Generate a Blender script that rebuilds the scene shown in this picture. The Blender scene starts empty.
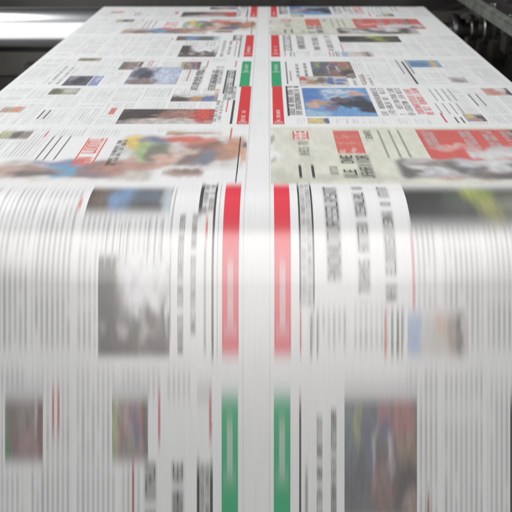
import bpy, math, random
import numpy as np
rng = np.random.default_rng(7)
random.seed(3)
scene = bpy.context.scene
COL = scene.collection
F = 700.0
PHI = math.atan(383.0 / F)
CP, SP = math.cos(PHI), math.sin(PHI)
H = 0.5505                 # camera height above the web
YFAR = 3.436               # tangent line on the far roller
YARC = 1.2786              # where the web starts to bend over the near roller
R1 = 0.210                 # near roller
R2 = 0.103                 # far roller
SA = YFAR - YARC
TH = math.pi / 2 - PHI     # angle wrapped round the near roller
X0 = -0.0199
W = 1.50

# ------------------------------------------------------------ web surface
def web(s, u, off=0.0):
    """arc length s along the paper (0 at the far roller, growing towards the viewer), u across it"""
    s = np.asarray(s, float); u = np.asarray(u, float)
    th = np.clip((s - SA) / R1, 0, TH)
    Y = np.where(s < SA, YFAR - s, YARC - R1 * np.sin(th))
    Z = np.where(s < SA, 0.0, -R1 * (1 - np.cos(th)))
    ny, nz = -np.sin(th), np.cos(th)
    ext = np.clip(s - (SA + R1 * TH), 0, None)
    Y = Y - ext * SP_; Z = Z - ext * CP_
    a = np.clip(-s / R2, 0, math.pi / 2)
    e2 = np.clip(-s - R2 * math.pi / 2, 0, None)
    Yb = YFAR + R2 * np.sin(a); Zb = -R2 + R2 * np.cos(a) - e2
    Y = np.where(s < 0, Yb, Y); Z = np.where(s < 0, Zb, Z)
    ny = np.where(s < 0, np.sin(a), ny); nz = np.where(s < 0, np.cos(a), nz)
    X = X0 + u + 0 * s
    return X, Y + ny * off, Z + nz * off
CP_, SP_ = math.sin(TH), math.cos(TH)

def project(s, u):
    X, Y, Z = web(s, u)
    dz = Z - H
    zc = Y * CP - dz * SP
    yc = Y * SP + dz * CP
    return 268 + F * X / zc, 256 - F * yc / zc
_S = np.linspace(0, 3.3, 6601)
_PY = project(_S, 0 * _S)[1]
def s_of(y):
    return float(np.interp(y, _PY, _S))
def u_of(x, y):
    s = s_of(y)
    xa, xb = float(project(s, 0.0)[0]), float(project(s, 1.0)[0])
    return (x - xa) / (xb - xa)

L = 0.3716
S_A1, S_B1, S_C1, S_D0 = 1.3873, 1.7589, 2.1305, 1.0157
KF = 1.045
COPIES = {  # page -> list of (start, scale, smear)
    'A': [(S_A1 - 4 * L, 1, .011), (S_A1, 1, .012)],
    'B': [(S_B1 - 4 * L, 1, .010), (S_B1, 1, .026)],
    'C': [(S_C1 - 4 * L, 1, .011), (S_C1, KF, .050)],
    'D': [(S_D0, 1, .011), (S_C1 + L * KF, KF, .072)],
}
REF = {'A': (S_A1, 1), 'B': (S_B1, 1), 'C': (S_C1, KF), 'D': (S_C1 + L * KF, KF), 'd': (S_D0, 1)}

def lin(c):
    c = np.asarray(c, float) / 255.0
    return np.where(c <= 0.04045, c / 12.92, ((c + 0.055) / 1.055) ** 2.4)

# ------------------------------------------------------------ materials
def mat(name, color, rough=.5, metal=0.0, noise=0.0, scale=20, coat=0.0, bump=0.0):
    m = bpy.data.materials.new(name); m.use_nodes = True
    nt = m.node_tree; b = nt.nodes['Principled BSDF']
    b.inputs['Roughness'].default_value = rough; b.inputs['Metallic'].default_value = metal
    tc = nt.nodes.new('ShaderNodeTexCoord'); n = nt.nodes.new('ShaderNodeTexNoise')
    n.inputs['Scale'].default_value = scale; n.inputs['Detail'].default_value = 6
    nt.links.new(tc.outputs['Object'], n.inputs['Vector'])
    r = nt.nodes.new('ShaderNodeValToRGB')
    c = np.array(color)
    r.color_ramp.elements[0].position = .3; r.color_ramp.elements[1].position = .7
    r.color_ramp.elements[0].color = (*(c * (1 - noise)), 1); r.color_ramp.elements[1].color = (*np.clip(c * (1 + noise), 0, 1), 1)
    nt.links.new(n.outputs['Fac'], r.inputs['Fac']); nt.links.new(r.outputs['Color'], b.inputs['Base Color'])
    if bump:
        bp = nt.nodes.new('ShaderNodeBump'); bp.inputs['Strength'].default_value = bump; bp.inputs['Distance'].default_value = .002
        nt.links.new(n.outputs['Fac'], bp.inputs['Height']); nt.links.new(bp.outputs['Normal'], b.inputs['Normal'])
    if coat: b.inputs['Coat Weight'].default_value = coat
    return m

def paper_material():
    m = bpy.data.materials.new('newsprint'); m.use_nodes = True
    nt = m.node_tree; b = nt.nodes['Principled BSDF']; N = nt.nodes.new; K = nt.links.new
    at = N('ShaderNodeAttribute'); at.attribute_name = 'print'
    uv = N('ShaderNodeUVMap'); uv.uv_map = 'UVMap'
    # print showing through from the back of the thin sheet, as faint lines along the web
    mp = N('ShaderNodeMapping'); mp.inputs['Scale'].default_value = (210, 7, 1); K(uv.outputs['UV'], mp.inputs['Vector'])
    n1 = N('ShaderNodeTexNoise'); n1.inputs['Scale'].default_value = 1; n1.inputs['Detail'].default_value = 3; K(mp.outputs['Vector'], n1.inputs['Vector'])
    mp2 = N('ShaderNodeMapping'); mp2.inputs['Scale'].default_value = (14, 5, 1); K(uv.outputs['UV'], mp2.inputs['Vector'])
    n2 = N('ShaderNodeTexNoise'); n2.inputs['Scale'].default_value = 1; n2.inputs['Detail'].default_value = 2; K(mp2.outputs['Vector'], n2.inputs['Vector'])
    n3 = N('ShaderNodeTexNoise'); n3.inputs['Scale'].default_value = 900; K(uv.outputs['UV'], n3.inputs['Vector'])
    def mr(src, lo, hi):
        q = N('ShaderNodeMapRange'); q.inputs['From Min'].default_value = .3; q.inputs['From Max'].default_value = .7
        q.inputs['To Min'].default_value = lo; q.inputs['To Max'].default_value = hi; K(src, q.inputs['Value']); return q.outputs['Result']
    def mul(a, c):
        q = N('ShaderNodeMath'); q.operation = 'MULTIPLY'; K(a, q.inputs[0]); K(c, q.inputs[1]); return q.outputs[0]
    f = mul(mul(mr(n1.outputs['Fac'], .955, 1.0), mr(n2.outputs['Fac'], .965, 1.0)), mr(n3.outputs['Fac'], .97, 1.0))
    vm = N('ShaderNodeVectorMath'); vm.operation = 'SCALE'; K(at.outputs['Color'], vm.inputs[0]); K(f, vm.inputs['Scale'])
    vt = N('ShaderNodeVectorMath'); vt.operation = 'MULTIPLY'; K(vm.outputs[0], vt.inputs[0]); vt.inputs[1].default_value = (.73, .73, .735)
    K(vt.outputs[0], b.inputs['Base Color'])
    b.inputs['Roughness'].default_value = .27
    b.inputs['Specular IOR Level'].default_value = 1.0
    b.inputs['Coat Weight'].default_value = 1; b.inputs['Coat Roughness'].default_value = .27; b.inputs['Coat IOR'].default_value = 1.8
    bp = N('ShaderNodeBump'); bp.inputs['Strength'].default_value = .12; bp.inputs['Distance'].default_value = .0006
    K(n2.outputs['Fac'], bp.inputs['Height']); K(bp.outputs['Normal'], b.inputs['Normal'])
    return m
PAPER = paper_material()

# ------------------------------------------------------------ mesh helpers
def props(o, label=None, cat=None, group=None, kind=None):
    if label: o['label'] = label
    if cat: o['category'] = cat
    if group: o['group'] = group
    if kind: o['kind'] = kind
    return o

def sheet(name, u, s, rgb, off, parent, label=None):
    """one printed piece lying on the web; u, s 1-D grids, rgb (ns, nu, 3) ink tint"""
    U, S = np.meshgrid(u, s)
    X, Y, Z = web(S, U, off)
    co = np.stack([X, Y, Z], -1).reshape(-1, 3)
    ns, nu = U.shape
    i = np.arange((ns - 1) * nu).reshape(ns - 1, nu)[:, :-1].ravel()
    faces = np.stack([i, i + nu, i + nu + 1, i + 1], -1)
    me = bpy.data.meshes.new(name)
    me.vertices.add(len(co)); me.vertices.foreach_set('co', co.ravel().astype(np.float32))
    me.loops.add(faces.size); me.loops.foreach_set('vertex_index', faces.ravel().astype(np.int32))
    me.polygons.add(len(faces)); me.polygons.foreach_set('loop_start', np.arange(0, faces.size, 4, dtype=np.int32))
    me.polygons.foreach_set('loop_total', np.full(len(faces), 4, np.int32))
    me.polygons.foreach_set('use_smooth', np.ones(len(faces), bool))
    uv = me.uv_layers.new(name='UVMap')
    uvs = np.stack([U.ravel(), S.ravel()], -1)[faces.ravel()]
    uv.data.foreach_set('uv', uvs.ravel().astype(np.float32))
    ca = me.color_attributes.new('print', 'FLOAT_COLOR', 'POINT')
    c4 = np.ones((len(co), 4), np.float32); c4[:, :3] = np.clip(rgb.reshape(-1, 3), 0, 1)
    ca.data.foreach_set('color', c4.ravel())
    me.update(); me.validate()
    me.materials.append(PAPER)
    o = bpy.data.objects.new(name, me); COL.objects.link(o); o.parent = parent
    if label: o['label'] = label
    return o

def blur(a, n):
    """soft spread of the ink along the web"""
    if n < 2: return a
    for k in (n // 2 + 1, n // 2 + 1):
        pad = np.concatenate([np.repeat(a[:1], k // 2, 0), a, np.repeat(a[-1:], k - 1 - k // 2, 0)], 0)
        cs = np.cumsum(np.concatenate([np.zeros_like(a[:1]), pad], 0), 0)
        a = (cs[k:] - cs[:-k]) / k
    return a

def vnoise(X, Y, seed):
    g = np.random.default_rng(seed).random((64, 64))
    xi = np.floor(X).astype(int); yi = np.floor(Y).astype(int)
    fx = X - xi; fy = Y - yi; fx = fx * fx * (3 - 2 * fx); fy = fy * fy * (3 - 2 * fy)
    q = lambda a, c: g[a % 64, c % 64]
    return (q(xi, yi) * (1 - fx) + q(xi + 1, yi) * fx) * (1 - fy) + (q(xi, yi + 1) * (1 - fx) + q(xi + 1, yi + 1) * fx) * fy
def sst(a, b, x):
    t = np.clip((x - a) / (b - a), 0, 1); return t * t * (3 - 2 * t)

FONT = {'E': "11111 10000 10000 11110 10000 10000 11111", 'N': "10001 11001 11001 10101 10011 10011 10001",
 'D': "11110 10001 10001 10001 10001 10001 11110", 'U': "10001 10001 10001 10001 10001 10001 01110",
 'R': "11110 10001 10001 11110 10100 10010 10001", 'S': "01111 10000 10000 01110 00001 00001 11110",
 'I': "00100 00100 00100 00100 00100 00100 00100", 'A': "01110 10001 10001 11111 10001 10001 10001",
 'H': "10001 10001 10001 11111 10001 10001 10001", 'O': "01110 10001 10001 10001 10001 10001 01110",
 'T': "11111 00100 00100 00100 00100 00100 00100", 'L': "10000 10000 10000 10000 10000 10000 11111"}
GL = np.array([[[int(c) for c in r] for r in v.split()] for v in FONT.values()])
GLB = np.zeros((len(GL), 9, 12)); GLB[:, 1:8, 0:10:2] = GL; GLB[:, 1:8, 1:11:2] = np.maximum(GL, GLB[:, 1:8, 1:11:2])
GLB[:, 1:8, 2:11:2] = np.maximum(GLB[:, 1:8, 2:11:2], GLB[:, 1:8, 1:10:2])      # line gap above and below, letter gap

def glyphs(X, V, width, length, rows, seed, left=False, lo=0.0, hi=1.0, mask=False):
    """coverage 0..1 of lettering that reads along the web; X, V are 0..1, width/length in metres"""
    lh = width / rows
    adv = lh * .5
    ln = np.clip((X * rows).astype(int), 0, rows - 1); fx = X * rows - ln
    d = V * length / adv
    ci = np.floor(d).astype(int); fd = d - ci
    r = np.random.default_rng(seed); tab = r.integers(0, len(GL), (rows, 200)); sp = r.random((rows, 200)) < .14
    row = np.clip(((1 - fx if left else fx) * 9).astype(int), 0, 8)
    col = np.clip(((fd if left else 1 - fd) * 12).astype(int), 0, 11)
    g = GLB[tab[ln, ci % 200], row, col] * (~sp[ln, ci % 200])
    if mask: return g * ((V >= lo) & (V <= hi)), (~sp[ln, ci % 200]) * 1.0
    return g * ((V >= lo) & (V <= hi))

# ------------------------------------------------------------ page contents
PAGES = {k: [] for k in 'ABCD'}
def ut(page, x0, y0, x1, y1, xref=None):
    """read a piece off the copy of the page that shows largest -> (u0, u1, t0, t1)"""
    st, sc = REF[page]
    t0, t1 = (s_of(y0) - st) / (L * sc), (s_of(y1) - st) / (L * sc)
    yr = y1 if xref is None else xref
    return u_of(x0, yr), u_of(x1, yr), t0, t1
def add(page, side, name, box, xref=None, **kw):
    if page == 'd': kw['only'] = 'far'
    P = page.upper(); PAGES[P].append((side, name, ut(page, *box, xref), kw))

BLACK = (58, 54, 53); GREY = (120, 116, 114); RED = (236, 58, 62); GREEN = (44, 176, 118); SALMON = (250, 104, 72)
BEIGE = (240, 241, 222)
def photo(page, side, box, base, blobs=(), noise=(.25, 6, 5), soft=1.0, xref=None, label=None, bg=(255, 255, 255), edge=0, name='printed_photo', only=None):
    add(page, side, name, box, xref, kind='photo', base=base, blobs=blobs, noise=noise, label=label, bg=bg, edge=edge, only=only, soft=soft)
def head(page, side, box, ink=BLACK, rows=1, bg=(255, 255, 255), left=False, xref=None, name='headline', label=None, dens=1.0, only=None, back=None):
    add(page, side, name, box, xref, kind='head', ink=ink, rows=rows, bg=bg, left=left, label=label, dens=dens, only=only, back=back)
def rule(page, side, box, ink=BLACK, xref=None, bg=(255, 255, 255), name='rule', label=None, letters=None, only=None):
    add(page, side, name, box, xref, kind='rule', ink=ink, bg=bg, label=label, letters=letters, only=only)

# ---- page A (blue photo page), read at y 86-126
rule('A', 'L', (236.5, 86, 248.5, 124.2), RED, name='colour_band', letters=(.66, .93), label='red band with small white lettering')
rule('A', 'R', (273, 86, 284.5, 124.2), RED, name='colour_band', letters=(.66, .93), label='red band with small white lettering')
photo('A', 'L', (115, 109, 212, 124), (120, 105, 100), [(.25, .5, .3, .6, (70, 60, 58)), (.5, .5, .12, .5, (170, 120, 110)), (.7, .5, .12, .6, (190, 130, 118)), (.55, .9, .5, .25, (215, 205, 200)), (.9, .35, .13, .55, (228, 70, 55))], (.35, 14, 6), label='brown photo with red corner')
photo('A', 'L', (170, 94, 217, 101.5), (170, 158, 150), [(.6, .5, .16, .5, (220, 160, 100)), (.8, .5, .14, .6, (110, 130, 190)), (.15, .8, .25, .5, (90, 80, 78)), (.5, .1, .5, .3, (225, 225, 225))], (.3, 10, 4))
photo('A', 'L', (-2, 106.5, 21, 112.5), (225, 212, 200), [(.7, .5, .25, .5, (235, 165, 130)), (.2, .6, .3, .4, (205, 170, 150))], (.15, 5, 3))
photo('A', 'L', (47, 88, 76, 94.5), (178, 178, 158), [(.2, .6, .25, .5, (120, 120, 96)), (.7, .4, .25, .4, (205, 208, 196))], (.2, 6, 4), label='pale green photo')
photo('A', 'L', (107.5, 108, 113.5, 114.5), (240, 135, 125), [], (.1, 2, 2), name='red_notice')
head('A', 'L', (214, 89, 219.5, 93.5), (232, 92, 84), 1)
head('A', 'L', (212, 100, 220.5, 122), BLACK, 2)
rule('A', 'L', (229.5, 100, 232, 124), BLACK); rule('A', 'L', (225.5, 100, 226.6, 112), RED)
head('A', 'L', (222.5, 86, 235, 100), GREY, 3, back=(150, 150, 152))
for q in (64, 70): rule('A', 'L', (q - 28, 110, q - 26.4, 119), (95, 92, 92))
head('A', 'R', (289, 86, 303, 115), BLACK, 2, back=(140, 138, 140), label='dark headline strip beside the red band')
rule('A', 'R', (287.8, 86, 289.8, 116), BLACK)
photo('A', 'R', (306, 87.8, 378.5, 116.5), (112, 168, 228),
      [(.45, .22, .42, .16, (205, 222, 240)), (.5, .3, .4, .04, (140, 180, 225)), (.1, .2, .2, .3, (70, 135, 215)), (.25, .58, .28, .09, (206, 158, 138)), (.12, .62, .12, .07, (225, 185, 165)),
       (.66, .6, .26, .14, (58, 60, 78)), (.86, .62, .2, .3, (48, 50, 70)), (.8, .26, .14, .09, (222, 178, 158)), (.55, .44, .14, .07, (110, 88, 92)), (.5, .86, .36, .1, (96, 170, 235)),
       (.9, .93, .2, .08, (110, 180, 238)), (.15, .9, .2, .1, (160, 205, 235)), (.4, .75, .1, .1, (130, 120, 160))], (.16, 12, 8), label='blue photo with a dark sleeved arm reaching across')
photo('A', 'R', (308, 118, 330, 123.6), (222, 200, 150), [(.4, .4, .3, .4, (238, 220, 130)), (.9, .5, .15, .6, (110, 120, 160))], (.2, 5, 3), label='small yellow photo')
head('A', 'R', (382, 88, 398, 115.5), BLACK, 2); head('A', 'R', (400.5, 88, 416.5, 115.5), BLACK, 2)
head('A', 'R', (418.5, 88, 435.5, 115), (235, 72, 72), 2, back=(246, 150, 145), label='red headline')
for q in (437, 443.5, 450, 456.5): rule('A', 'R', (q, 89, q + 1.3, 101), (176, 174, 174), xref=101)
for q in (442, 449.5, 457, 464): rule('A', 'R', (q, 103, q + 1.4, 114), (176, 174, 174), xref=114)
rule('A', 'R', (446, 113, 448, 122.5), RED); rule('A', 'R', (458, 117, 460, 123), GREY); rule('A', 'R', (464, 117, 466, 123), GREY)
photo('A', 'R', (468, 114, 488, 121.5), (180, 184, 176), [(.3, .3, .2, .3, (240, 205, 110)), (.8, .6, .25, .5, (92, 96, 104)), (.5, .8, .3, .3, (200, 160, 150))], (.2, 5, 4))
photo('A', 'R', (487, 88, 514, 95.5), (222, 190, 182), [(.35, .5, .3, .4, (226, 150, 135)), (.95, .5, .16, .6, (60, 66, 84)), (.7, .2, .2, .3, (235, 230, 230))], (.15, 6, 3), label='reddish photo with a dark end')
for q in (478, 486): rule('A', 'R', (q, 94, q + 1.6, 106), (130, 128, 128), xref=106)

# ---- page B (wide strip), read at y 126-184
photo('B', 'L', (112, 132, 247, 171), (232, 228, 224),
      [(.12, .3, .1, .24, (246, 214, 70)), (.22, .55, .1, .3, (172, 208, 130)), (.33, .6, .1, .3, (130, 128, 110)), (.3, .2, .12, .14, (112, 118, 160)), (.5, .16, .2, .14, (240, 92, 62)), (.62, .3, .12, .14, (222, 120, 84)),
       (.72, .42, .14, .16, (150, 92, 76)), (.85, .5, .16, .2, (196, 140, 112)), (.58, .65, .08, .28, (140, 112, 110)), (.7, .68, .07, .2, (120, 124, 142)), (.42, .75, .1, .15, (222, 176, 156)), (.95, .4, .08, .26, (226, 150, 112)), (.12, .9, .2, .14, (214, 150, 130)), (.5, .5, .1, .1, (232, 200, 180))],
      (.22, 14, 6), edge=.16, xref=155, label='smeared photo of players in bright shirts')
photo('B', 'L', (-12, 158, 158, 183), (226, 214, 208),
      [(.43, .5, .13, .4, (92, 178, 224)), (.38, .1, .14, .16, (140, 140, 190)), (.2, .5, .2, .2, (176, 140, 126)), (.03, .5, .18, .24, (205, 172, 156)), (.62, .5, .1, .4, (150, 126, 136)), (.72, .4, .1, .3, (188, 130, 110)), (.86, .3, .12, .3, (206, 150, 130)), (.28, .65, .1, .14, (110, 96, 96)), (.3, .95, .6, .14, (242, 236, 232))],
      (.2, 10, 4), edge=.2, xref=172, label='smeared photo with a light blue shirt')
photo('B', 'L', (160, 166, 205, 179), (244, 240, 238), [(.52, .5, .48, .36, (190, 160, 146)), (.6, .4, .3, .2, (150, 118, 108))], (.1, 5, 3), edge=.25, xref=172)
photo('B', 'L', (165, 130.5, 224, 136), (240, 232, 226), [(.2, .4, .2, .5, (222, 176, 120)), (.55, .5, .3, .2, (190, 160, 140)), (.1, .8, .2, .2, (150, 120, 100))], (.1, 8, 3), edge=.25, xref=133)
photo('B', 'L', (-2, 131, 30, 139), (176, 172, 150), [(.2, .3, .2, .4, (200, 206, 150)), (.55, .5, .16, .5, (96, 84, 78)), (.85, .5, .16, .5, (150, 138, 130))], (.25, 6, 4), xref=136, label='small olive photo')
head('B', 'L', (74, 138, 93, 165.5), SALMON, 1, xref=160, label='salmon outlined headline')
rule('B', 'L', (74, 138, 75.6, 166), SALMON, xref=160); rule('B', 'L', (93.6, 138, 95.2, 166), SALMON, xref=160)
head('B', 'L', (106, 140, 117, 165.5), (60, 58, 52), 2, xref=162, bg=(236, 226, 170), back=(176, 168, 130), label='dark headline over yellow')
for q in (36, 44, 54): rule('B', 'L', (q, 136, q + 1.7, 160), (140, 136, 136), xref=158)
rule('B', 'L', (43, 131, 45, 137), (236, 140, 120), xref=137)
rule('B', 'L', (235.2, 137, 236.6, 183), BLACK, xref=182, label='thin black rule beside the gutter'); rule('B', 'L', (229.2, 128, 231, 140), (236, 130, 90), xref=140)
photo('B', 'L', (240, 141, 246, 165), (240, 182, 152), [(.5, .15, .5, .16, (110, 106, 116))], (.1, 3, 3), edge=.2, xref=160)
# right: beige ground with everything on it
photo('B', 'R', (271, 127.5, 560, 184), BEIGE, [(.0, .2, .03, .3, (255, 255, 255)), (.0, .55, .06, .2, (255, 255, 255)), (.0, .95, .02, .2, (250, 250, 250)), (.012, .3, .02, .1, (190, 192, 172)), (.018, .8, .02, .22, (206, 206, 186)), (.2, .9, .3, .1, (222, 224, 204)), (.13, .5, .02, .5, (228, 230, 212)), (.36, .5, .012, .5, (230, 232, 214))], (.08, 16, 5), xref=180, name='tinted_ground', label='pale olive tint behind the strip')
head('B', 'R', (293, 131, 309, 139.5), RED, 1, bg=(238, 100, 84), xref=139, back=(240, 92, 80), label='small red block with white letters')
head('B', 'R', (298, 141, 310, 156), (150, 150, 136), 1, bg=BEIGE, xref=150)
rule('B', 'R', (299.5, 165, 302.3, 178), BLACK, bg=BEIGE, xref=177); rule('B', 'R', (312.5, 165, 315.3, 178), BLACK, bg=BEIGE, xref=177)
photo('B', 'R', (338, 130.5, 366, 153.5), (240, 100, 84), [(.5, .55, .5, .03, (248, 170, 150)), (.5, .3, .5, .025, (248, 160, 140)), (.2, .9, .12, .1, (244, 190, 170)), (.6, .9, .1, .1, (246, 190, 170))], (.06, 8, 8), bg=BEIGE, name='red_block', label='red block on the olive tint', xref=153)
head('B', 'R', (343, 155, 376, 178), (84, 84, 76), 2, bg=BEIGE, xref=175, back=(176, 178, 158))
head('B', 'R', (330, 164, 340, 176), (150, 150, 136), 1, bg=BEIGE, xref=175)
for q in (388, 400, 410): rule('B', 'R', (q, 130, q + 2.5, 158), (176, 178, 160), bg=BEIGE, xref=158)
head('B', 'R', (366, 130, 374, 141), (120, 122, 108), 1, bg=BEIGE, xref=140)
photo('B', 'R', (432, 129.5, 560, 162), (238, 84, 72), [(.05, .1, .1, .1, (238, 110, 84)), (.26, .55, .14, .04, (246, 190, 180)), (.18, .62, .2, .03, (248, 160, 150)), (.62, .3, .006, .4, (190, 60, 50)), (.8, .3, .05, .5, (150, 56, 48))], (.08, 10, 6), bg=BEIGE, name='red_block', label='large red block beside the grey hand photo', xref=160)
for q in (430, 470, 493, 514): head('B', 'R', (q, 131, q + 13, 149), (196, 190, 190), 2, bg=(238, 84, 72), xref=149, left=True)
photo('B', 'R', (398, 158, 560, 181.5), (196, 192, 190), [(.06, .5, .08, .45, (96, 90, 86)), (.2, .4, .1, .22, (226, 224, 222)), (.35, .55, .13, .2, (214, 214, 214)), (.3, .3, .2, .1, (150, 146, 142)), (.42, .4, .08, .25, (104, 100, 98)), (.56, .6, .1, .25, (120, 112, 108)), (.5, .25, .1, .2, (212, 210, 210)), (.66, .3, .1, .3, (226, 226, 226)), (.7, .8, .12, .2, (90, 76, 70)), (.35, .93, .25, .1, (206, 172, 156)), (.84, .4, .06, .4, (70, 64, 62)), (.94, .5, .05, .4, (200, 198, 198))],
      (.3, 18, 5), bg=BEIGE, edge=.12, xref=178, name='printed_photo', label='grey photo of a hand and steering wheel')
photo('B', 'R', (470, 146, 560, 162), (214, 212, 212), [(.3, .7, .4, .4, (232, 231, 231)), (.1, .2, .14, .3, (236, 180, 172)), (.75, .8, .05, .4, (84, 74, 72))], (.12, 10, 4), edge=.3, bg=(225, 160, 150), xref=160)

# ---- page C (headline page), read at y 184-366
rule('C', 'L', (222, 184.5, 238.7, 355), RED, name='colour_band', letters=(.55, .86), label='red band with white lettering')
rule('C', 'R', (274.3, 184.5, 291, 355), RED, name='colour_band', letters=(.55, .86), label='red band with white lettering')
for s_, a, b in (('L', 211.4, 213.6), ('L', 216.8, 217.5)): rule('C', s_, (a, 184.5, b, 358), (70, 62, 58) if b < 215 else (190, 188, 188))
rule('C', 'L', (195.5, 184.5, 199, 214), BLACK, xref=350); head('C', 'L', (199, 184.5, 211.4, 214), GREY, 2, xref=350, back=(178, 176, 176))
rule('C', 'L', (203.6, 218, 206.4, 240), (240, 110, 90), xref=350); rule('C', 'L', (203.6, 244, 206, 352), (196, 190, 188))
head('C', 'L', (177, 214, 183.5, 354), (130, 128, 126), 1, back=(176, 173, 171), label='tall grey headline line'); head('C', 'L', (190, 214, 196, 336), (130, 128, 126), 1, back=(180, 177, 175))
rule('C', 'L', (169.6, 252, 170.7, 340), (180, 178, 178)); 
photo('C', 'L', (78, 188, 166, 212), (122, 112, 106), [(.0, .5, .25, .7, (96, 80, 70)), (.18, .5, .14, .5, (126, 104, 90)), (.42, .5, .2, .5, (120, 160, 204)), (.7, .3, .2, .35, (110, 118, 136)), (.72, .8, .3, .2, (96, 94, 96)), (.95, .5, .1, .6, (196, 206, 214))], (.25, 10, 4), xref=330, label='brown and blue photo on the bend')
photo('C', 'L', (98, 255, 169.5, 356), (136, 128, 123),
      [(.66, .18, .36, .42, (252, 252, 252)), (.66, .0, .4, .26, (248, 248, 250)), (.2, .85, .2, .2, (98, 90, 85)), (.45, .86, .12, .16, (100, 92, 87)), (.92, .66, .08, .24, (92, 85, 80)), (.34, .72, .07, .08, (186, 180, 176)), (.66, .80, .08, .12, (196, 190, 186)), (.8, .93, .16, .12, (104, 96, 92)), (.04, .78, .06, .06, (180, 173, 169)), (.08, .26, .19, .52, (70, 62, 58)), (.56, .66, .05, .1, (104, 96, 92)), (.75, .66, .05, .1, (110, 102, 98)), (.95, .5, .03, .3, (238, 236, 235))], (.22, 11, 7), soft=.6, label='grey photo with a pale rounded head shape')
rule('C', 'L', (77.5, 199, 80.5, 208), (238, 112, 104), xref=208)
for q in (104, 111, 118, 125): rule('C', 'L', (q, 222, q + 1.6, 262), (196, 194, 194))
for q in (146, 153, 160): rule('C', 'L', (q, 218, q + 1.8, 262), (196, 194, 194))
rule('C', 'R', (299.4, 184.5, 301.4, 306), (58, 50, 46)); rule('C', 'R', (312.8, 184.5, 314.8, 306), (58, 50, 46))
head('C', 'R', (301.8, 184.5, 312.4, 306), (150, 148, 146), 2, back=(208, 206, 205), label='grey lettering between two black rules')
rule('C', 'R', (299.8, 308, 301.4, 354), (226, 70, 90)); rule('C', 'R', (310, 314, 312.4, 356), (158, 154, 152)); rule('C', 'R', (316.6, 314, 318.4, 356), (158, 154, 152))
for i, (a, b) in enumerate(((326, 343), (357.4, 371.4), (384.5, 398))):
    head('C', 'R', (a, 187, b, 302), (84, 82, 80), 1, label='large dark headline block', back=(196, 193, 191))
photo('C', 'R', (414.5, 187.5, 541, 226), (44, 43, 38),
      [(.1, .4, .25, .6, (24, 24, 20)), (.42, .4, .12, .3, (66, 76, 58)), (.5, .08, .5, .1, (70, 78, 56)), (.6, .25, .12, .2, (186, 196, 50)), (.74, .2, .14, .12, (120, 146, 40)), (.7, .7, .12, .25, (160, 164, 50)), (.85, .45, .12, .4, (78, 84, 56)), (.3, .85, .4, .18, (70, 66, 66))], (.3, 16, 6), xref=340, soft=1.5, label='dark photo with a yellow green patch')
rule('C', 'R', (412.4, 238, 415, 312), (240, 150, 160)); rule('C', 'R', (384.4, 310, 386.6, 356), (238, 128, 118)); 
for q, c in ((391, (150, 160, 150)), (396.6, (120, 130, 122)), (401, (170, 170, 166))): rule('C', 'R', (q, 310, q + 2.4, 356), c)
photo('C', 'R', (407.5, 312, 468.5, 356), (232, 226, 220), [(.1, .4, .16, .9, (180, 200, 234)), (.3, .6, .1, .7, (226, 226, 228)), (.55, .3, .14, .4, (234, 206, 186)), (.75, .5, .12, .8, (196, 176, 166)), (.86, .5, .05, .9, (126, 116, 110)), (.97, .5, .05, 1, (222, 218, 214)), (.5, .9, .2, .3, (230, 226, 216))], (.1, 12, 3), label='pale blue and peach photo')

# ---- page D (green band page)
for sd_, a, b in (('L', 5, 43), ('L', 112, 148), ('R', 344.5, 417), ('L', 197, 212)):
    photo('D', sd_, (a, 384, b, 403), (226, 225, 226), [], (.03, 6, 3), name='tint', only='near')
# read on the front face y 366-512
rule('D', 'L', (221.6, 395, 238, 580), GREEN, name='colour_band', letters=(.13, .42), label='green band with white lettering')
rule('D', 'R', (273.8, 395, 290.4, 580), GREEN, name='colour_band', letters=(.13, .42), label='green band with white lettering')
photo('D', 'L', (5, 399, 43, 462), (158, 138, 134), [(.06, .5, .06, .9, (84, 146, 96)), (.2, .5, .1, .5, (138, 116, 108)), (.5, .3, .2, .3, (150, 148, 140)), (.62, .55, .08, .2, (110, 96, 92)), (.35, .7, .07, .2, (118, 104, 100)), (.8, .4, .02, .8, (232, 228, 226)), (.93, .5, .08, .9, (140, 96, 92)), (.6, .8, .3, .3, (172, 140, 136))], (.3, 12, 4), soft=.62, label='mauve photo with a green edge')
photo('D', 'L', (112, 399, 148, 462), (170, 140, 142), [(.08, .5, .09, .9, (184, 198, 130)), (.4, .3, .1, .3, (190, 158, 162)), (.6, .3, .08, .2, (118, 112, 150)), (.68, .6, .08, .2, (110, 104, 140)), (.78, .3, .08, .25, (196, 112, 110)), (.3, .65, .08, .2, (176, 120, 120)), (.92, .4, .08, .6, (110, 98, 92)), (.5, .8, .2, .2, (150, 150, 130))], (.35, 12, 4), soft=.62, label='mauve photo with a lime edge')
rule('D', 'L', (132, 462, 134, 540), (206, 92, 88))
for q in (52, 57.4): rule('D', 'L', (q, 388, q + 2.2, 434), (226, 130, 126))
rule('D', 'L', (158, 392, 160.4, 444), (226, 130, 126)); rule('D', 'L', (209, 392, 211.6, 440), (222, 130, 126))
head('D', 'L', (143.5, 462, 157, 600), (66, 62, 60), 1, back=(180, 176, 174), label='large grey headline beside the small photo'); head('D', 'L', (171, 462, 184.5, 600), (66, 62, 60), 1, back=(180, 176, 174))
rule('D', 'L', (196.8, 464, 199.6, 620), (48, 44, 42)); rule('D', 'L', (210, 464, 212.8, 620), (48, 44, 42)); head('D', 'L', (199.8, 464, 209.8, 620), (96, 94, 92), 2, back=(160, 158, 157))
rule('D', 'R', (299.2, 400, 301.2, 560), (48, 44, 42)); rule('D', 'R', (305, 470, 308, 540), (190, 186, 184))
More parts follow.
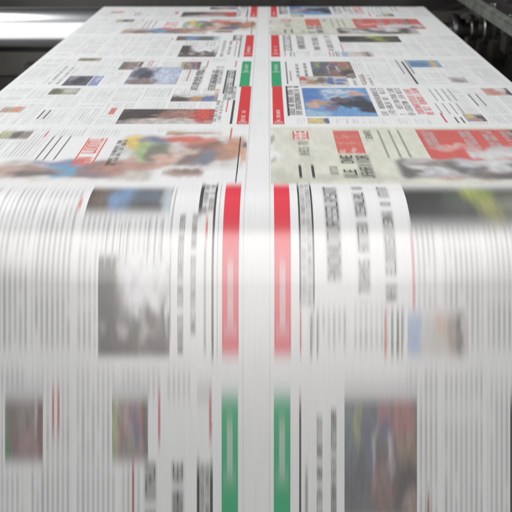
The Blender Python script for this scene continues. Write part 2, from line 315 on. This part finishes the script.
head('D', 'R', (316.4, 416, 322.6, 520), (60, 56, 54), 1, back=(150, 146, 144)); head('D', 'R', (330.6, 410, 336.8, 520), (60, 56, 54), 1, back=(150, 146, 144))
photo('D', 'R', (344.5, 399, 417, 520), (122, 112, 110),
      [(.1, .3, .1, .3, (120, 140, 150)), (.16, .2, .05, .2, (170, 175, 110)), (.3, .4, .1, .5, (104, 110, 128)), (.42, .5, .03, .3, (176, 170, 168)), (.55, .2, .1, .16, (180, 110, 128)), (.6, .3, .12, .1, (100, 104, 150)), (.62, .5, .03, .2, (206, 200, 200)), (.8, .2, .18, .2, (190, 118, 112)), (.85, .45, .14, .14, (170, 140, 110)), (.8, .7, .2, .2, (86, 74, 72)), (.55, .75, .14, .2, (150, 112, 106)), (.15, .7, .16, .3, (96, 100, 104)), (.9, .85, .1, .12, (178, 150, 140))], (.4, 18, 6), soft=.62, label='tall crowded photo in muted colours')
rule('D', 'R', (427.4, 492, 429.4, 560), (206, 100, 96)); rule('D', 'R', (510.2, 398, 514.0, 560), (48, 45, 44), label='heavy black rule')
# read on the far copy y 56-86
photo('d', 'L', (123, 67, 176, 84.5), (190, 196, 212), [(.2, .35, .2, .3, (90, 94, 112)), (.35, .5, .12, .3, (70, 72, 92)), (.55, .4, .12, .3, (104, 108, 130)), (.7, .5, .2, .6, (206, 216, 240)), (.3, .85, .3, .2, (150, 130, 130)), (.9, .4, .12, .5, (196, 212, 240))], (.25, 12, 6), label='blue grey photo of a group')
photo('d', 'L', (61, 76, 86, 85.6), (96, 96, 112), [(.5, .5, .3, .3, (60, 60, 74)), (.2, .2, .2, .3, (150, 150, 160))], (.3, 8, 4)); photo('d', 'L', (87, 76, 97, 85.6), (150, 164, 212), [(.6, .3, .3, .3, (196, 204, 230))], (.15, 4, 3))
for q in (52, 60): head('d', 'L', (q - 5, 66, q - 1, 84), (84, 82, 84), 1)
head('d', 'L', (193, 66, 201.5, 84), (70, 68, 68), 2); head('d', 'L', (212, 66, 221, 84), (70, 68, 68), 2)
photo('d', 'R', (300, 76.4, 350, 86.2), (214, 206, 200), [(.1, .2, .1, .2, (224, 90, 70)), (.25, .6, .12, .3, (190, 150, 110)), (.45, .4, .12, .3, (140, 120, 110)), (.62, .5, .05, .5, (90, 120, 190)), (.85, .4, .16, .1, (110, 140, 210)), (.8, .7, .12, .12, (90, 120, 200)), (.5, .9, .5, .1, (236, 232, 224))], (.25, 14, 5), label='colourful strip above the blue photo')
photo('d', 'R', (411, 60.2, 443, 67), (112, 166, 208), [(.75, .5, .1, .6, (220, 190, 120)), (.3, .6, .3, .3, (80, 140, 190)), (.95, .5, .1, .5, (150, 190, 210))], (.2, 8, 4), label='small sky blue photo')
for a in (354, 362.5, 371): head('d', 'R', (a, 75, a + 4, 85.4), (92, 90, 92), 1)
for a in (404, 414): rule('d', 'R', (a, 60, a + 1.6, 74), (150, 147, 149), xref=74)
photo('d', 'L', (77, 57.6, 100, 61), (190, 180, 170), [(.4, .5, .4, .4, (150, 136, 122))], (.2, 4, 3))
photo('d', 'R', (452, 77, 470, 83), (222, 218, 216), [(.5, .6, .4, .3, (170, 165, 165))], (.2, 4, 3))

# ------------------------------------------------------------ body text
def frac(x): return x - np.floor(x)
PITCH = .0104
PITCHES = {'A': .0083, 'B': .0086, 'C': .0097, 'D': .0092}
BLANK = {}
def blank(page, side, x0, y0, x1, y1, xref=None):
    BLANK.setdefault(page.upper(), []).append((side, ut(page, x0, y0, x1, y1, xref)))
blank('C', 'R', 292, 180, 409, 303, 300); blank('C', 'L', 172, 180, 224, 370, 330); blank('A', 'R', 284, 84, 436, 117); blank('A', 'R', 434, 84, 468, 123)
blank('D', 'L', 194, 366, 224, 600, 480); blank('D', 'R', 290, 400, 342, 600, 480); blank('B', 'L', 60, 137, 242, 184, 182); blank('B', 'L', 34, 137, 110, 162, 160); blank('B', 'R', 268, 120, 700, 186)
blank('d', 'R', 284, 57, 352, 86); blank('d', 'L', 190, 62, 240, 86); blank('A', 'L', 208, 86, 240, 124)
def text_raster(page, side, U, T, sm, seed):
    """rows of small type running along the web"""
    r = np.random.default_rng(seed)
    au = np.abs(U); pitch = PITCHES[page]
    cw = .0815
    c0 = .092
    ci = np.floor((au - c0) / cw)
    fu = (au - c0) / cw - ci
    ink = np.exp(-((frac(au / pitch) - .5) / (.24 if sm > .03 else .21)) ** 2) ** .8
    ink = ink * sst(.0, .05, fu) * (1 - sst(.9, .95, fu))
    ink = ink * (ci >= 0) * (au < .735)
    li = np.floor(au / pitch).astype(int) + (300 if side == 'L' else 0)
    # per-line strength, word gaps
    st = (r.random(700) ** .7 * .6 + .4) if sm < .03 else (r.random(700) * .3 + .7)
    dens = (.45 + .55 * r.random((16, 7)) ** .8) if sm < .02 else (.75 + .25 * r.random((16, 7)))
    w = vnoise(li * 3.7 + .5, T * 60 + li * 1.37, seed + 5)
    words = .55 + .45 * sst(.18, .34, w)
    if sm > .02: words = .72 + .28 * words
    ink = ink * ((.62 if sm < .03 else .86) + (.38 if sm < .03 else .14) * vnoise(li * 2.3 + .5, T * 5 + li * .71, seed + 9)) * 1.15 * st[li % 700] * words * dens[ci.astype(int) % 16, np.clip((T * 7).astype(int), 0, 6)]
    # article breaks: each column stops and starts again
    cols = ci.astype(int) % 16
    br = r.random((16, 3)) * .9
    g = np.ones_like(ink)
    for k in range(3):
        b = br[cols, k]
        g *= 1 - (np.abs(T - b) < .018)
    lo = .035 + r.random(16) * .02; hi = .93 + r.random(16) * .03
    if page == 'C': hi = hi * 0 + .955
    g *= (T > lo[cols]) & (T < hi[cols])
    # ragged line ends and short last lines of paragraphs
    jit = r.random((3, 700)) * (1 if sm < .03 else .55)
    lid = li % 700
    a0 = .04 + .05 * jit[0][lid] * (jit[1][lid] > .6); a1 = .95 - .16 * jit[2][lid] * (jit[0][lid] > .7)
    if page != 'C' or True: g = g * (T > a0) * (T < a1)
    gs = jit[1][lid] * 3.1; g = g * (1 - ((T > gs) & (T < gs + .06 + .12 * jit[2][lid])) * .8)
    boxes_ = [(q[1], .004, .02) for q in BLANK.get(page, []) if q[0] == side]
    boxes_ += [(q[2], .004, .012) for q in PAGES[page] if q[0] == side and q[3]['kind'] != 'rule' and not (q[3].get('only') == 'far' and sm > .02) and q[3].get('only') != 'near']
    for (bx, pu, pt) in boxes_:
        a, c = min(bx[0], bx[1]) - pu, max(bx[0], bx[1]) + pu
        g = g * (1 - ((U > a) & (U < c) & (T > bx[2] - pt) & (T < bx[3] + pt)))
    return np.clip(ink * g, 0, 1)

# ------------------------------------------------------------ build the web
root = bpy.data.objects.new('newspaper_web', None); COL.objects.link(root); root.location = (X0, YARC, -R1)
props(root, 'wide white web of freshly printed newspaper pages running over rollers', 'newspaper web')
bpy.context.view_layer.update()
MI = root.matrix_world.inverted()
WR = bpy.data.objects  # alias
def child(o, parent):
    o.parent = parent; o.matrix_parent_inverse = parent.matrix_world.inverted() if parent is root else parent_inv(parent)
def parent_inv(p): return MI
root_off = np.array([X0, YARC, -R1])
_web = web
def web(s, u, off=0.0):            # coordinates relative to the web's own origin
    X, Y, Z = _web(s, u, off)
    return X - X0, Y - YARC, Z + R1

us = np.linspace(-W / 2, W / 2, 61)
ss = np.concatenate([np.linspace(-1.0, -.2, 6), np.linspace(-.19, 0, 24)[:-1], np.linspace(0, SA, 40)[:-1], np.linspace(SA, SA + R1 * TH, 64), np.linspace(SA + R1 * TH + .02, 3.35, 20)])
sheet('paper_sheet', us, ss, np.ones((len(ss), len(us), 3)), 0, root)

def px_per_m(s):
    a = project0(s); return a
def project0(s):
    X, Y, Z = _web(s, 0.0); zc = float(Y) * CP - (float(Z) - H) * SP
    return F / zc * 2
layer = [0.00022]
def smear_blur(img, s, sm):
    ds = (s[-1] - s[0]) / (len(s) - 1)
    return blur(img, int(round(sm / ds)))

LV = []
STACK = []                     # everything printed so far, so that soft ink ends keep what is under them
def under(u, s):
    U, S = np.meshgrid(u, s)
    out = np.ones(U.shape + (3,))
    for (pu, ps, img) in STACK:
        if pu[-1] < u[0] or pu[0] > u[-1] or ps[-1] < s[0] or ps[0] > s[-1]: continue
        iu = (U - pu[0]) / (pu[-1] - pu[0]) * (len(pu) - 1); js = (S - ps[0]) / (ps[-1] - ps[0]) * (len(ps) - 1)
        ok = (iu >= 0) & (iu <= len(pu) - 1) & (js >= 0) & (js <= len(ps) - 1)
        i0 = np.clip(np.floor(iu).astype(int), 0, len(pu) - 2); j0 = np.clip(np.floor(js).astype(int), 0, len(ps) - 2)
        fu = np.clip(iu - i0, 0, 1)[..., None]; fs = np.clip(js - j0, 0, 1)[..., None]
        c = (img[j0, i0] * (1 - fu) + img[j0, i0 + 1] * fu) * (1 - fs) + (img[j0 + 1, i0] * (1 - fu) + img[j0 + 1, i0 + 1] * fu) * fs
        out = np.where(ok[..., None], c, out)
    return out

def press_ink(c):
    """newspaper ink on absorbent stock: never fully black or fully saturated"""
    g = c.mean(-1, keepdims=True)
    return .055 + .92 * (c * .84 + g * .16)

def build_piece(side, name, box, kw, st, sc, sm, parent):
    u0, u1, t0, t1 = box
    if u1 < u0: u0, u1 = u1, u0
    s0, s1 = st + t0 * L * sc, st + t1 * L * sc
    if s1 < -.12 or s0 > 3.02: return
    near = sm > .02
    kind = kw['kind']
    if kind == 'head' and near: sm = sm * (.7 if sm < .02 else .7 if sm < .03 else .42)
    if near: sm = sm * kw.get('soft', 1.0)
    m = sm * 1.05 + .001
    mid = min(max((s0 + s1) / 2, 0), 2.9)
    ppm = project0(mid)
    g = abs(float(project(mid + .005, 0)[1] - project(mid - .005, 0)[1])) / .01 * 2
    nu = int(np.clip((u1 - u0) * ppm * (.75 if kind != 'head' else 1.1), 3, 200))
    if near: nu = max(nu, int((u1 - u0) / PITCH * 8) + 2)
    if kind == 'rule' and not kw.get('letters') and nu < 6: nu = 3
    elif kind == 'rule': nu = max(nu, 24)
    if kind == 'head': nu = max(nu, 18 * kw['rows'] if g > 60 else 9 * kw['rows'])
    ns = int(np.clip((s1 - s0 + 2 * m) * max(g, 200) * (.8 if kind != 'head' else 1.1), 14, 320))
    u = np.linspace(u0, u1, nu); s = np.linspace(s0 - m, s1 + m, ns)
    X, V = np.meshgrid(np.linspace(0, 1, nu), (s - s0) / (s1 - s0))
    cov = ((V >= 0) & (V <= 1)).astype(float)
    seed = int(abs(u0) * 997 + abs(t0) * 331) + 11
    if kind == 'photo':
        img = np.ones((ns, nu, 3)) * lin(kw['base'])
        warp = (vnoise(X * 7 + 3, V * 5, seed) - .5) * .09 + (vnoise(X * 19, V * 13, seed + 31) - .5) * .06; warp2 = (vnoise(X * 6, V * 6 + 9, seed + 1) - .5) * .16 + (vnoise(X * 17, V * 11, seed + 32) - .5) * .1
        for (cx, cy, rx, ry, c) in kw['blobs']:
            d = ((X + warp - cx) / rx) ** 2 + ((V + warp2 - cy) / ry) ** 2
            a = 1 - sst(.25, 1.7, d)
            img = img * (1 - a[..., None]) + lin(c) * a[..., None]
        na, nx, ny = kw['noise']
        n = vnoise(X * nx * 2, V * ny * 2, seed + 2) * .5 + vnoise(X * nx * 4.3, V * ny * 4, seed + 3) * .32 + vnoise(X * nx * 9, V * ny * 6, seed + 4) * .18
        img = img * (1 + (n[..., None] - .5) * 3.0 * na)
        cn = np.stack([vnoise(X * nx, V * ny, seed + 20 + k) for k in range(3)], -1) - .5
        img = img * (1 + cn * na * .45)
        if kw['edge']:
            e = kw['edge']
            jag = (vnoise(X * 9, V * 0, seed + 8) - .5) * e * 1.2
            cov = cov * sst(0, e, V + jag) * (1 - sst(1 - e, 1, V + jag * .8)) * sst(0, .05, X) * (1 - sst(.95, 1, X))
    elif kind == 'head':
        gl, wm = glyphs(X, V, u1 - u0, s1 - s0, kw['rows'], seed, kw['left'], mask=True)
        ink = lin((250, 246, 244)) if kw['ink'] == RED and kw.get('bg') == (238, 100, 84) else lin(kw['ink'])
        if near and kw['ink'] != RED:
            cov = cov * (.26 * wm + .80 * gl * (.8 + .4 * vnoise(X * 3, V * 40, seed)))
            img = np.ones((ns, nu, 3)) * ink
        elif kw.get('back'):
            if kw['ink'] != RED: cov = cov * (.12 + .5 * wm + .4 * gl)
            bk = lin(kw['back']) if (near or kw['ink'] == RED) else lin(kw['back']) * .5 + .5
            img = bk * (1 - gl[..., None]) + ink * gl[..., None]
        else:
            img = np.ones((ns, nu, 3)) * ink; cov = cov * gl
    else:
        c0 = lin(kw['ink'])
        if near and kw['ink'] == RED and kw.get('letters'): c0 = lin((248, 62, 80))
        if near and kw['ink'] == GREEN: c0 = lin((62, 186, 130))
        img = np.ones((ns, nu, 3)) * c0
        lt = kw.get('letters')
        if lt:
            wd = (u1 - u0)
            Xi = (X - .3) / .4
            gl = glyphs(np.clip(Xi, 0, 1), V, wd * .4, s1 - s0, 1, seed, False, lt[0], lt[1]) * ((Xi > 0) & (Xi < 1))
            if near: gl = np.maximum(gl, .35 * (Xi > 0) * (Xi < 1) * (V > lt[0]) * (V < lt[1]))
            img = img * (1 - .85 * gl[..., None]) + .9 * .85 * gl[..., None]
            tail = ((V > lt[1]) & (V < lt[1] + .05) & (X > .12) & (X < .88))[..., None]
            img = np.where(tail, img * .65 + .3, img)
    if kind == 'rule' and kw.get('letters'): img = .02 + .95 * img
    else: img = press_ink(img)
    if near and kind == 'photo' and name == 'printed_photo':
        k = max(2, nu // (22 if sm < .035 else 60))
        img = np.swapaxes(blur(np.swapaxes(img, 0, 1), k), 0, 1)
        if st > 2.3: img = img * .86 + .07
        if sm < .03:
            img = img * .92 + .08 * .9; cov = np.swapaxes(blur(np.swapaxes(cov, 0, 1)[..., None], k)[..., 0], 0, 1)
    P = smear_blur(img * cov[..., None], s, sm); a = smear_blur(cov[..., None], s, sm)
    img = under(u, s) * (1 - a) + P
    STACK.append((u, s, img))
    lv = 1 + max([q[4] for q in LV if q[0] < u[-1] and q[1] > u[0] and q[2] < s[-1] and q[3] > s[0]] or [0])
    LV.append((u[0], u[-1], s[0], s[-1], lv))
    return sheet(name, u, s, img, .00005 + .000012 * lv, parent, kw.get('label') if (near or sm == .012) else None)

PAGE_LABEL = {('A', 'L'): 'left page with a brown photo above the fold', ('A', 'R'): 'right page with a blue photo', ('B', 'L'): 'left strip with smeared players', ('B', 'R'): 'right strip on pale olive tint',
              ('C', 'L'): 'left page with grey photo and red band', ('C', 'R'): 'right page with dark photo and tall headlines', ('D', 'L'): 'left page with green band', ('D', 'R'): 'right page with green band and crowded photo'}
DS = .004
SG = np.arange(-.12, 3.36, DS)
NUT = int(.676 / PITCH * 8)
sheets = {}
for side in 'LR':
    sgn = -1 if side == 'L' else 1
    u = np.linspace(.072, .748, NUT) * sgn
    if sgn < 0: u = u[::-1]
    tone = np.ones((len(SG), NUT, 3))
    for pg, copies in COPIES.items():
        for (st, sc, sm) in copies:
            U, S = np.meshgrid(u, SG); T = (S - st) / (L * sc)
            ink = text_raster(pg, side, U, T, sm, 100 + ord(pg) * 7 + sgn) * ((T >= 0) & (T <= 1))
            ink = smear_blur(ink, SG, sm)
            k = {.026: .62, .050: .72, .072: .66}.get(sm, .66)
            tone = tone * (1 - (1 - np.array([.34, .335, .34])) * (ink * k)[..., None])
    STACK.append((u, SG, tone)); sheets[side] = (u, tone)
built = []
for pg, copies in COPIES.items():
    for ci_, (st, sc, sm) in enumerate(copies):
        for side in 'LR':
            u, tone = sheets[side]
            a = max(0, int(round((st - SG[0]) / DS))); b = min(len(SG) - 1, int(round((st + L * sc - SG[0]) / DS)))
            lab = PAGE_LABEL[(pg, side)] if (ci_ == 1 or pg == 'D') else None
            page = sheet('printed_page', u, SG[a:b + 1], tone[a:b + 1], .00004, root, lab)
            built.append((st, sc, sm, pg, side, page, ci_))
layer[0] = .0002
for (st, sc, sm, pg, side, page, ci_) in sorted(built, key=lambda q: q[0]):
    for (sd, name, box, kw) in PAGES[pg]:
        if sd != side or (kw.get('only') == 'far' and ci_ == 1) or (kw.get('only') == 'near' and ci_ == 0): continue
        build_piece(sd, name, box, kw, st, sc, sm, page)
# gutter hairlines (press marks) between the two pages
for uu in (-.0255, .0232):
    s = np.linspace(.02, 3.3, 160); u = np.array([uu - .0006, uu + .0006])
    sheet('gutter_line', u, s, np.ones((160, 2, 3)) * .84, .00045, root)

# ------------------------------------------------------------ machine
def link(me, name, m, parent=None, loc=(0, 0, 0)):
    me.materials.append(m); o = bpy.data.objects.new(name, me); COL.objects.link(o); o.location = loc
    if parent: o.parent = parent
    return o
import bmesh
def boxes(name, lst, m, parent=None, loc=(0, 0, 0), bev=.006):
    bm = bmesh.new()
    for (x0, y0, z0, x1, y1, z1) in lst:
        b2 = bmesh.new(); bmesh.ops.create_cube(b2, size=1)
        for v in b2.verts:
            v.co.x = x0 + (v.co.x + .5) * (x1 - x0); v.co.y = y0 + (v.co.y + .5) * (y1 - y0); v.co.z = z0 + (v.co.z + .5) * (z1 - z0)
        if bev: bmesh.ops.bevel(b2, geom=b2.edges[:], offset=bev, segments=2, affect='EDGES')
        t = bpy.data.meshes.new('t'); b2.to_mesh(t); b2.free(); bm.from_mesh(t); bpy.data.meshes.remove(t)
    me = bpy.data.meshes.new(name); bm.to_mesh(me); bm.free()
    return link(me, name, m, parent, loc)
def lathe(name, prof, m, parent=None, loc=(0, 0, 0), seg=96, axis='X'):
    """prof: list of (position along the axis, radius)"""
    bm = bmesh.new(); rings = []
    full = [prof[0]]
    for (p0, r0), (p1, r1) in zip(prof, prof[1:]):      # holding rings keep the long faces' shading straight
        ln = math.hypot(p1 - p0, r1 - r0)
        if ln > .008:
            for f in (.0015 / ln, 1 - .0015 / ln): full.append((p0 + (p1 - p0) * f, r0 + (r1 - r0) * f))
        full.append((p1, r1))
    for (p, r) in full:
        ring = []
        for i in range(seg):
            a = 2 * math.pi * i / seg
            c, s_ = r * math.cos(a), r * math.sin(a)
            ring.append(bm.verts.new((p, c, s_) if axis == 'X' else (c, p, s_) if axis == 'Y' else (c, s_, p)))
        rings.append(ring)
    for a, b in zip(rings, rings[1:]):
        for i in range(seg): bm.faces.new((a[i], a[(i + 1) % seg], b[(i + 1) % seg], b[i]))
    bm.faces.new(rings[0]); bm.faces.new(rings[-1])
    bmesh.ops.recalc_face_normals(bm, faces=bm.faces)
    me = bpy.data.meshes.new(name); bm.to_mesh(me); bm.free()
    for p in me.polygons: p.use_smooth = len(p.vertices) == 4
    o = link(me, name, m, parent, loc)
    for e in me.edges: pass
    return o
def root_at(name, loc, **kw):
    o = bpy.data.objects.new(name, None); COL.objects.link(o); o.location = loc; props(o, **kw); return o

CHROME = mat('polished_steel', (.58, .58, .59), .24, 1.0, .04, 3)
STEEL = mat('worn_steel', (.24, .24, .235), .34, 1.0, .3, 30, bump=.2)
DARK = mat('dark_painted_steel', (.026, .024, .022), .5, 0, .2, 12, bump=.1)
GREENISH = mat('grey_green_paint', (.06, .064, .054), .5, 0, .4, 22, bump=.25)
BLACKM = mat('black_oiled_steel', (.014, .013, .012), .45, 0, .4, 18)
PANEL = mat('grey_brown_panel', (.075, .07, .06), .6, 0, .15, 8)
RUB = mat('roller_cover', (.05, .05, .05), .6, 0, .2, 10)

r = root_at('guide_roller', (0, YFAR, -R2), label='polished steel guide roller at the far end of the paper web', cat='roller', group='rollers carrying the web')
lathe('roller_body', [(-1.42, .094), (-1.415, .1025), (.742, .1025), (.746, .094)], CHROME, r)
lathe('shaft', [(.747, .032), (1.12, .032)], STEEL, r, seg=40)
lathe('collar', [(.862, .06), (.866, .072), (.884, .075), (.888, .068), (.90, .068), (.905, .052), (.93, .05), (.935, .04)], STEEL, r)
lathe('clamp_nut', [(.955, .046), (.96, .05), (.992, .05), (.996, .042), (1.03, .040), (1.034, .034)], STEEL, r, seg=6)
lathe('collar', [(-1.50, .05), (-1.495, .06), (-1.43, .06), (-1.425, .05)], STEEL, r)
r = root_at('drive_roller', (0, YARC, -R1), label='large dark roller under the bend of the paper, closest to the viewer', cat='roller', group='rollers carrying the web')
lathe('roller_body', [(-.95, R1 - .01), (-.94, R1 - .0015), (.94, R1 - .0015), (.95, R1 - .01)], RUB, r, seg=160)
lathe('shaft', [(-1.15, .05), (-.951, .05)], STEEL, r, seg=32); lathe('shaft', [(.951, .05), (1.15, .05)], STEEL, r, seg=32)

# right-hand side frame and rail running beside the paper
r = root_at('side_frame', (.94, 2.4, -1.0), label='dark machine side frame right of the web with its grey green rail', cat='machine frame')
boxes('frame_plate', [(.17, -1.6, -.7, .22, 1.6, .90)], BLACKM, r)
boxes('rail', [(-.085, -1.2, 1.045, -.045, 2.2, 1.085)], GREENISH, r, bev=.004)
boxes('rail_cap', [(.02, -1.2, 1.135, .09, 2.2, 1.165)], GREENISH, r, bev=.004)
boxes('rail_web', [(-.045, -1.2, 1.04, .30, 2.2, 1.062)], BLACKM, r, bev=.002)
boxes('outer_rail', [(.17, -1.2, 1.25, .30, 2.2, 1.28)], DARK, r, bev=.004)
for i in range(9):
    lathe('bolt', [(1.062, .014), (1.074, .014), (1.076, .010)], STEEL, r, loc=(-.005, -.9 + .26 * i, 0), seg=6, axis='Z')
for k_, (yy, zz) in enumerate(((.55, .93), (.72, .90), (.35, .86), (.9, .84), (.1, .9), (-.15, .86))):
    boxes('terminal_box', [(.10, yy, zz - .05, .168, yy + .09, zz + .03)], DARK, r, bev=.006)
for k_ in range(3):
    lathe('cable', [(-1.1, .008), (1.5, .008)], RUB, r, loc=(.135, 0, .98 - .035 * k_), seg=16, axis='Y')
for k_ in range(7):
    boxes('rail_bracket', [(.021, -.8 + .34 * k_, 1.088, .05, -.76 + .34 * k_, 1.134)], STEEL, r, bev=.003)
boxes('hose', [(.07, -1.0, .62, .085, -.985, .95)], STEEL, r)
# black roller bearing block behind the collar
r = root_at('bearing_block', (1.02, YFAR, -.25), label='black bearing block holding the right end of the guide roller', cat='bearing block')
boxes('block_body', [(.03, -.12, .0, .145, .14, .24)], BLACKM, r)
lathe('bearing_cap', [(-.01, .06), (-.005, .066), (.029, .066)], STEEL, r, loc=(0, 0, .147), seg=48)
# cross members behind
r = root_at('cross_beam', (0, 3.95, -.1), label='dark grey steel cross beam behind the far roller', cat='beam')
boxes('beam_body', [(-2.2, -.05, -.02, 2.2, .12, .45)], DARK, r)
boxes('end_plate', [(.45, -.16, -.55, 1.04, -.14, .02)], PANEL, r, bev=.003)
boxes('flange', [(-2.2, -.075, .25, 2.2, -.052, .29)], DARK, r)
r = root_at('gap_box', (-.02, 3.8, -.1), label='black box put in for the dark gap at the cross beam', cat='gap box')
boxes('gap_box_body', [(-.14, -.07, .0, .14, .068, .42)], BLACKM, r); boxes('gap_box_lid', [(-.15, -.08, .421, .15, .07, .44)], BLACKM, r)  # black box added to make the dark gap along the beam
r = root_at('machine_panel', (-1.6, 3.75, -.8), label='grey brown sheet metal panel under the polished roller', cat='panel')
boxes('panel_sheet', [(-.9, 0, .40, .95, .03, .62)], PANEL, r, bev=.003)
boxes('panel_sheet', [(-.9, .0, .0, .95, .03, .392)], DARK, r, bev=.003)
boxes('bracket', [(.32, -.05, .40, .362, -.002, .47)], BLACKM, r, bev=.003)
r = root_at('left_frame', (-1.62, 2.9, -1.0), label='dark machine side frame holding the left end of the polished roller', cat='machine frame')
boxes('frame_plate', [(-.03, .30, -.7, .03, 1.0, 1.2)], BLACKM, r)

floor = boxes('floor', [(-5, -4, -1.9, 5, 6, -1.8)], mat('floor_concrete', (.06, .058, .055), .7, 0, .3, 3), bev=0); props(floor, kind='structure')
wall = boxes('wall', [(-5, 6, -1.9, 5, 6.1, 3.5)], mat('wall_dark', (.05, .048, .045), .8, 0, .2, 2), bev=0); props(wall, kind='structure')

# ------------------------------------------------------------ light
def area(name, loc, target, sx, sy, power, col=(1, 1, 1)):
    l = bpy.data.lights.new(name, 'AREA'); l.shape = 'RECTANGLE'; l.size = sx; l.size_y = sy; l.energy = power; l.color = col
    o = bpy.data.objects.new(name, l); COL.objects.link(o); o.location = loc
    from mathutils import Vector
    o.rotation_euler = (Vector(target) - Vector(loc)).to_track_quat('-Z', 'Y').to_euler(); return o
area('ceiling_lamp', (0, -1.7, 2.0), (0, -1.7, 0), 3.0, 5.4, 116, (1, .98, .96))
for sx in (-1, 1):
    area('web_fill', (sx * 2.5, 2.95, 1.4), (0, 2.8, 0), 1.0, 2.0, 122, (.99, .995, 1))  # added fill from both sides, brightens the flat web and spares the front drop
area('roller_fill', (-1.95, 1.4, .15), (-1.6, 3.4, 0), 1.9, 3.4, 32)  # added light out of view, gives the far roller its white band
w = bpy.data.worlds.new('World'); scene.world = w; w.use_nodes = True
w.node_tree.nodes['Background'].inputs[0].default_value = (.9, .95, 1, 1); w.node_tree.nodes['Background'].inputs[1].default_value = .10

# ------------------------------------------------------------ camera
cd = bpy.data.cameras.new('camera'); cam = bpy.data.objects.new('camera', cd); COL.objects.link(cam)
cd.sensor_width = 36; cd.lens = 36 * F / 512; cd.shift_x = -12 / 512; cd.clip_end = 100; cd.clip_start = .01
cam.location = (0, 0, H); cam.rotation_euler = (math.pi / 2 - PHI, 0, 0)
cd.dof.use_dof = True; cd.dof.focus_distance = 1.52; cd.dof.aperture_fstop = 4.5
scene.camera = cam
vs = scene.view_settings; vs.view_transform = 'Standard'; vs.look = 'None'; vs.exposure = .23; vs.gamma = 1
scene.cycles.use_denoising = True
scene.cycles.max_bounces = 6
